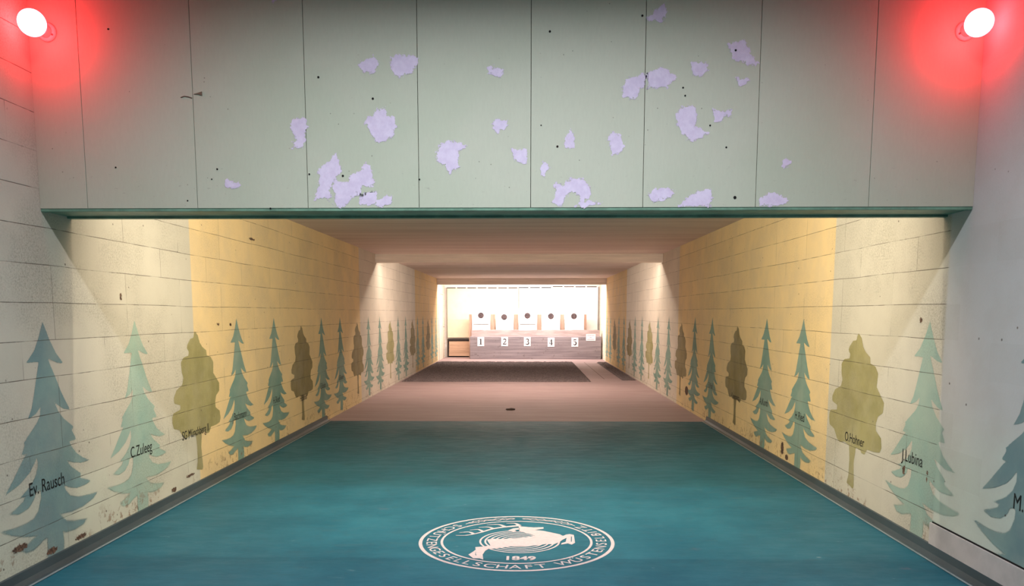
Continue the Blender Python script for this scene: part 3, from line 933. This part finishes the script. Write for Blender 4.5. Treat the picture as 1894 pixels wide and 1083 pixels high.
x0, z1 = at(1084, 617.5, YW); x1, z0 = at(1101.5, 630, YW)
p = thing('notice_sign', ((x0 + x1) / 2, YW, (z0 + z1) / 2), 'small white notice with three faint lines right of figure five', 'sign')
MB(p.location).box(x0, x1, YW - 0.008, YW - 0.0005, z0, z1, 0.002).build('plate', M['plate'], p)
cx = (x0 + x1) / 2
for zz, wd in ((0.80, 0.74), (0.50, 0.26), (0.22, 0.72)):
    zc = z0 + (z1 - z0) * zz; L = (x1 - x0) * wd; n = max(3, int(L / 0.028)); mb = MB(p.location)
    for k in range(n):
        xx = cx - L / 2 + L * k / n
        mb.box(xx, xx + L / n * 0.72, YW - 0.0095, YW - 0.008, zc - 0.016, zc + 0.016)
    mb.build('faint_line', M['notice_print'], p)

# ------------------------------------------------------------------ targets
YT = 30.45
cards = [(873, 907, 889.5, 583), (917, 950, 932.5, 586), (959, 993, 975.5, 583.5), (1002, 1035.5, 1019, 584.5), (1045, 1080, 1061.5, 584.5)]
edge_shadow = [True, False, True, False, False]
pos_w = ['leftmost of the five, above figure one', 'above figure two', 'in the middle, above figure three', 'above figure four', 'rightmost of the five, above figure five']
for i, (a, b, cx, cy) in enumerate(cards):
    x0, z1 = at(a, 571, YT); x1, z0 = at(b, 613, YT)
    z0 = min(z0, zs - 0.02)
    X, Z = at(cx, cy, YT)
    o = thing('paper_target', ((x0 + x1) / 2, YT, 0.002), 'white paper target with black bullseye, ' + pos_w[i], 'target', 'row of paper targets')
    # card on a slim backing frame that stands on the floor behind the barrier
    MB(o.location).box(x0, x1, YT - 0.012, YT, z0 - 0.1, z1, 0.003).build('card', M['white'], o)
    fb = MB(o.location)
    for xx in (x0 + 0.06, x1 - 0.10):
        fb.box(xx, xx + 0.04, YT, YT + 0.04, 0.002, z1 - 0.05)
    fb.build('frame', M['post'], o)
    be = MB(o.location).lathe([(0.113, 0), (0.113, 0.002)], (X, YT - 0.0125, Z), (0, -1, 0), 32).build('bullseye', plain('bullseye_grey', (0.022, 0.015, 0.017), 0.8, 14, 0.3, col2=(0.09, 0.06, 0.06)) if i == 0 else bpy.data.materials['bullseye_grey'], o)
    rg = Flat(0)
    for rr in (0.040, 0.075):
        rg.strip(circ(rr, 32, 0, 0), 0.006, True)
    q = rg.build('scoring_rings', M['ring_print'], be)
    q.rotation_euler = (math.pi / 2, 0, 0); q.location = (X - o.location.x, -0.0155, Z - o.location.z)
    if edge_shadow[i]:
        _, zr = at(cx, 599, YT)
        MB(o.location).box(x0 + 0.05, x1 - 0.06, YT - 0.03, YT - 0.012, zr - 0.014, zr + 0.012, 0.004).build('paper_edge_shadow', M['metal'], o)  # dark bar standing in for the lower paper edge and its shadow
posts = [(867.5, 872.5), (907.5, 915.5), (950.5, 958), (994, 1001.5), (1036.5, 1043.5), (1080.5, 1085)]
where = ['left of the first target', 'between first and second targets', 'between second and third targets', 'between third and fourth targets', 'between fourth and fifth targets', 'right of the fifth target']
for i, (a, b) in enumerate(posts):
    x0, z1 = at(a, 581, YT + 0.1); x1, _ = at(b, 581, YT + 0.1)
    o = MB(((x0 + x1) / 2, YT + 0.15, 0.002)).box(x0, x1, YT + 0.1, YT + 0.16, 0.002, z1, 0.006).build('target_post', M['post'])
    tag(o, 'reddish wooden post ' + where[i], 'post', 'wooden posts between the targets')

# ------------------------------------------------------------------ backstop panels, hatch, door
YP = 31.08
bx = [826.5, 959.5, 1106.5]; tops = [532, 530]
for i in range(2):
    x0, z1 = at(bx[i], tops[i], YP); x1, _ = at(bx[i + 1], tops[i], YP)
    o = thing('backstop_panel', ((x0 + x1) / 2, YP, 0.002), ('cream' if i == 0 else 'white') + ' backstop board behind the targets on the ' + ('left' if i == 0 else 'right'), 'backstop', 'backstop boards')
    zb = at(840, 624, YP)[1] if i == 0 else 0.002
    mb = MB(o.location).box(x0 + 0.01, x1 - 0.006, YP, YP + 0.06, zb, z1, 0.004)
    if i == 0:
        hx = at(869, 640, YP)[0] + 0.1
        mb.box(hx, x1 - 0.006, YP, YP + 0.06, 0.002, zb)
    mb.build('board', M['panel_y'] if i == 0 else M['panel_w'], o)
    mb = MB(o.location)
    n = 7
    for k in range(n):
        xa = x0 + (x1 - x0) * k / n; xb = x0 + (x1 - x0) * (k + 0.86) / n
        zz = z1 + 0.008 * rng.random() - (0.03 if (i == 1 and k < 3) else 0)
        mb.box(xa, xb, YP - 0.02, YP + 0.01, zz - 0.018, zz + 0.014, 0.003)
    mb.build('top_gap_shade', M['gap_shade'], o)  # dark blocks put in for the shaded gap above the board
    mb = MB(o.location)
    xe = x0 if i == 0 else x1
    mb.box(xe - 0.007, xe + 0.007, YP - 0.012, YP + 0.02, zb, z1)
    mb.build('dark_side_edge', M['metal'], o)
hx0, hz1 = at(827.5, 626.5, YP); hx1, hz0 = at(869, 658, YP)
o = thing('floor_hatch', ((hx0 + hx1) / 2, YP, 0.002), 'pale plank panel in a dark recess at left end of the barrier', 'hatch')
mb = MB(o.location)
mb.box(hx0, hx1 + 0.1, YP - 0.02, YP + 0.02, hz1 - 0.075, hz1, 0.004)
mb.box(hx0, hx0 + 0.045, YP - 0.02, YP + 0.02, 0.003, hz1 - 0.2, 0.004)
mb.box(hx0, hx1 + 0.1, YP + 0.05, YP + 0.1, 0.003, hz1 - 0.02)
mb.build('recess_shade', M['gap_shade'], o)  # dark bars and back sheet stand in for shade inside the recess
mb = MB(o.location)
for k in range(4):
    h = (hz1 - 0.08 - 0.06) / 4
    sl = 0.006 * k
    mb.box(hx0 + 0.055 + sl * .6, hx1 + 0.1, YP - 0.01, YP + 0.02, 0.05 + h * k + 0.0015, 0.05 + h * (k + 1) - 0.0015, 0.002)
mb.build('planks', M['wood'], o)

yd1, zd = on_wall(818, 545, -1); yd0 = 28.95
d = structure(MB().box(-W, -W + 0.02, yd0, yd1, 0.002, zd, 0.003).build('door_1', M['door']))
MB().box(-W, -W + 0.024, yd1 + 0.002, yd1 + 0.022, 0.002, zd + 0.02).build('dark_gap', M['metal'], d)
MB().box(-W, -W + 0.024, yd0, yd1 + 0.022, zd + 0.002, zd + 0.02).build('dark_gap', M['metal'], d)
_, zh = on_wall(818, 604, -1)
MB().tube([(-W + 0.02, yd1 - 0.1, zh), (-W + 0.07, yd1 - 0.1, zh), (-W + 0.075, yd1 - 0.22, zh)], 0.012).build('door_handle', M['metal'], d)
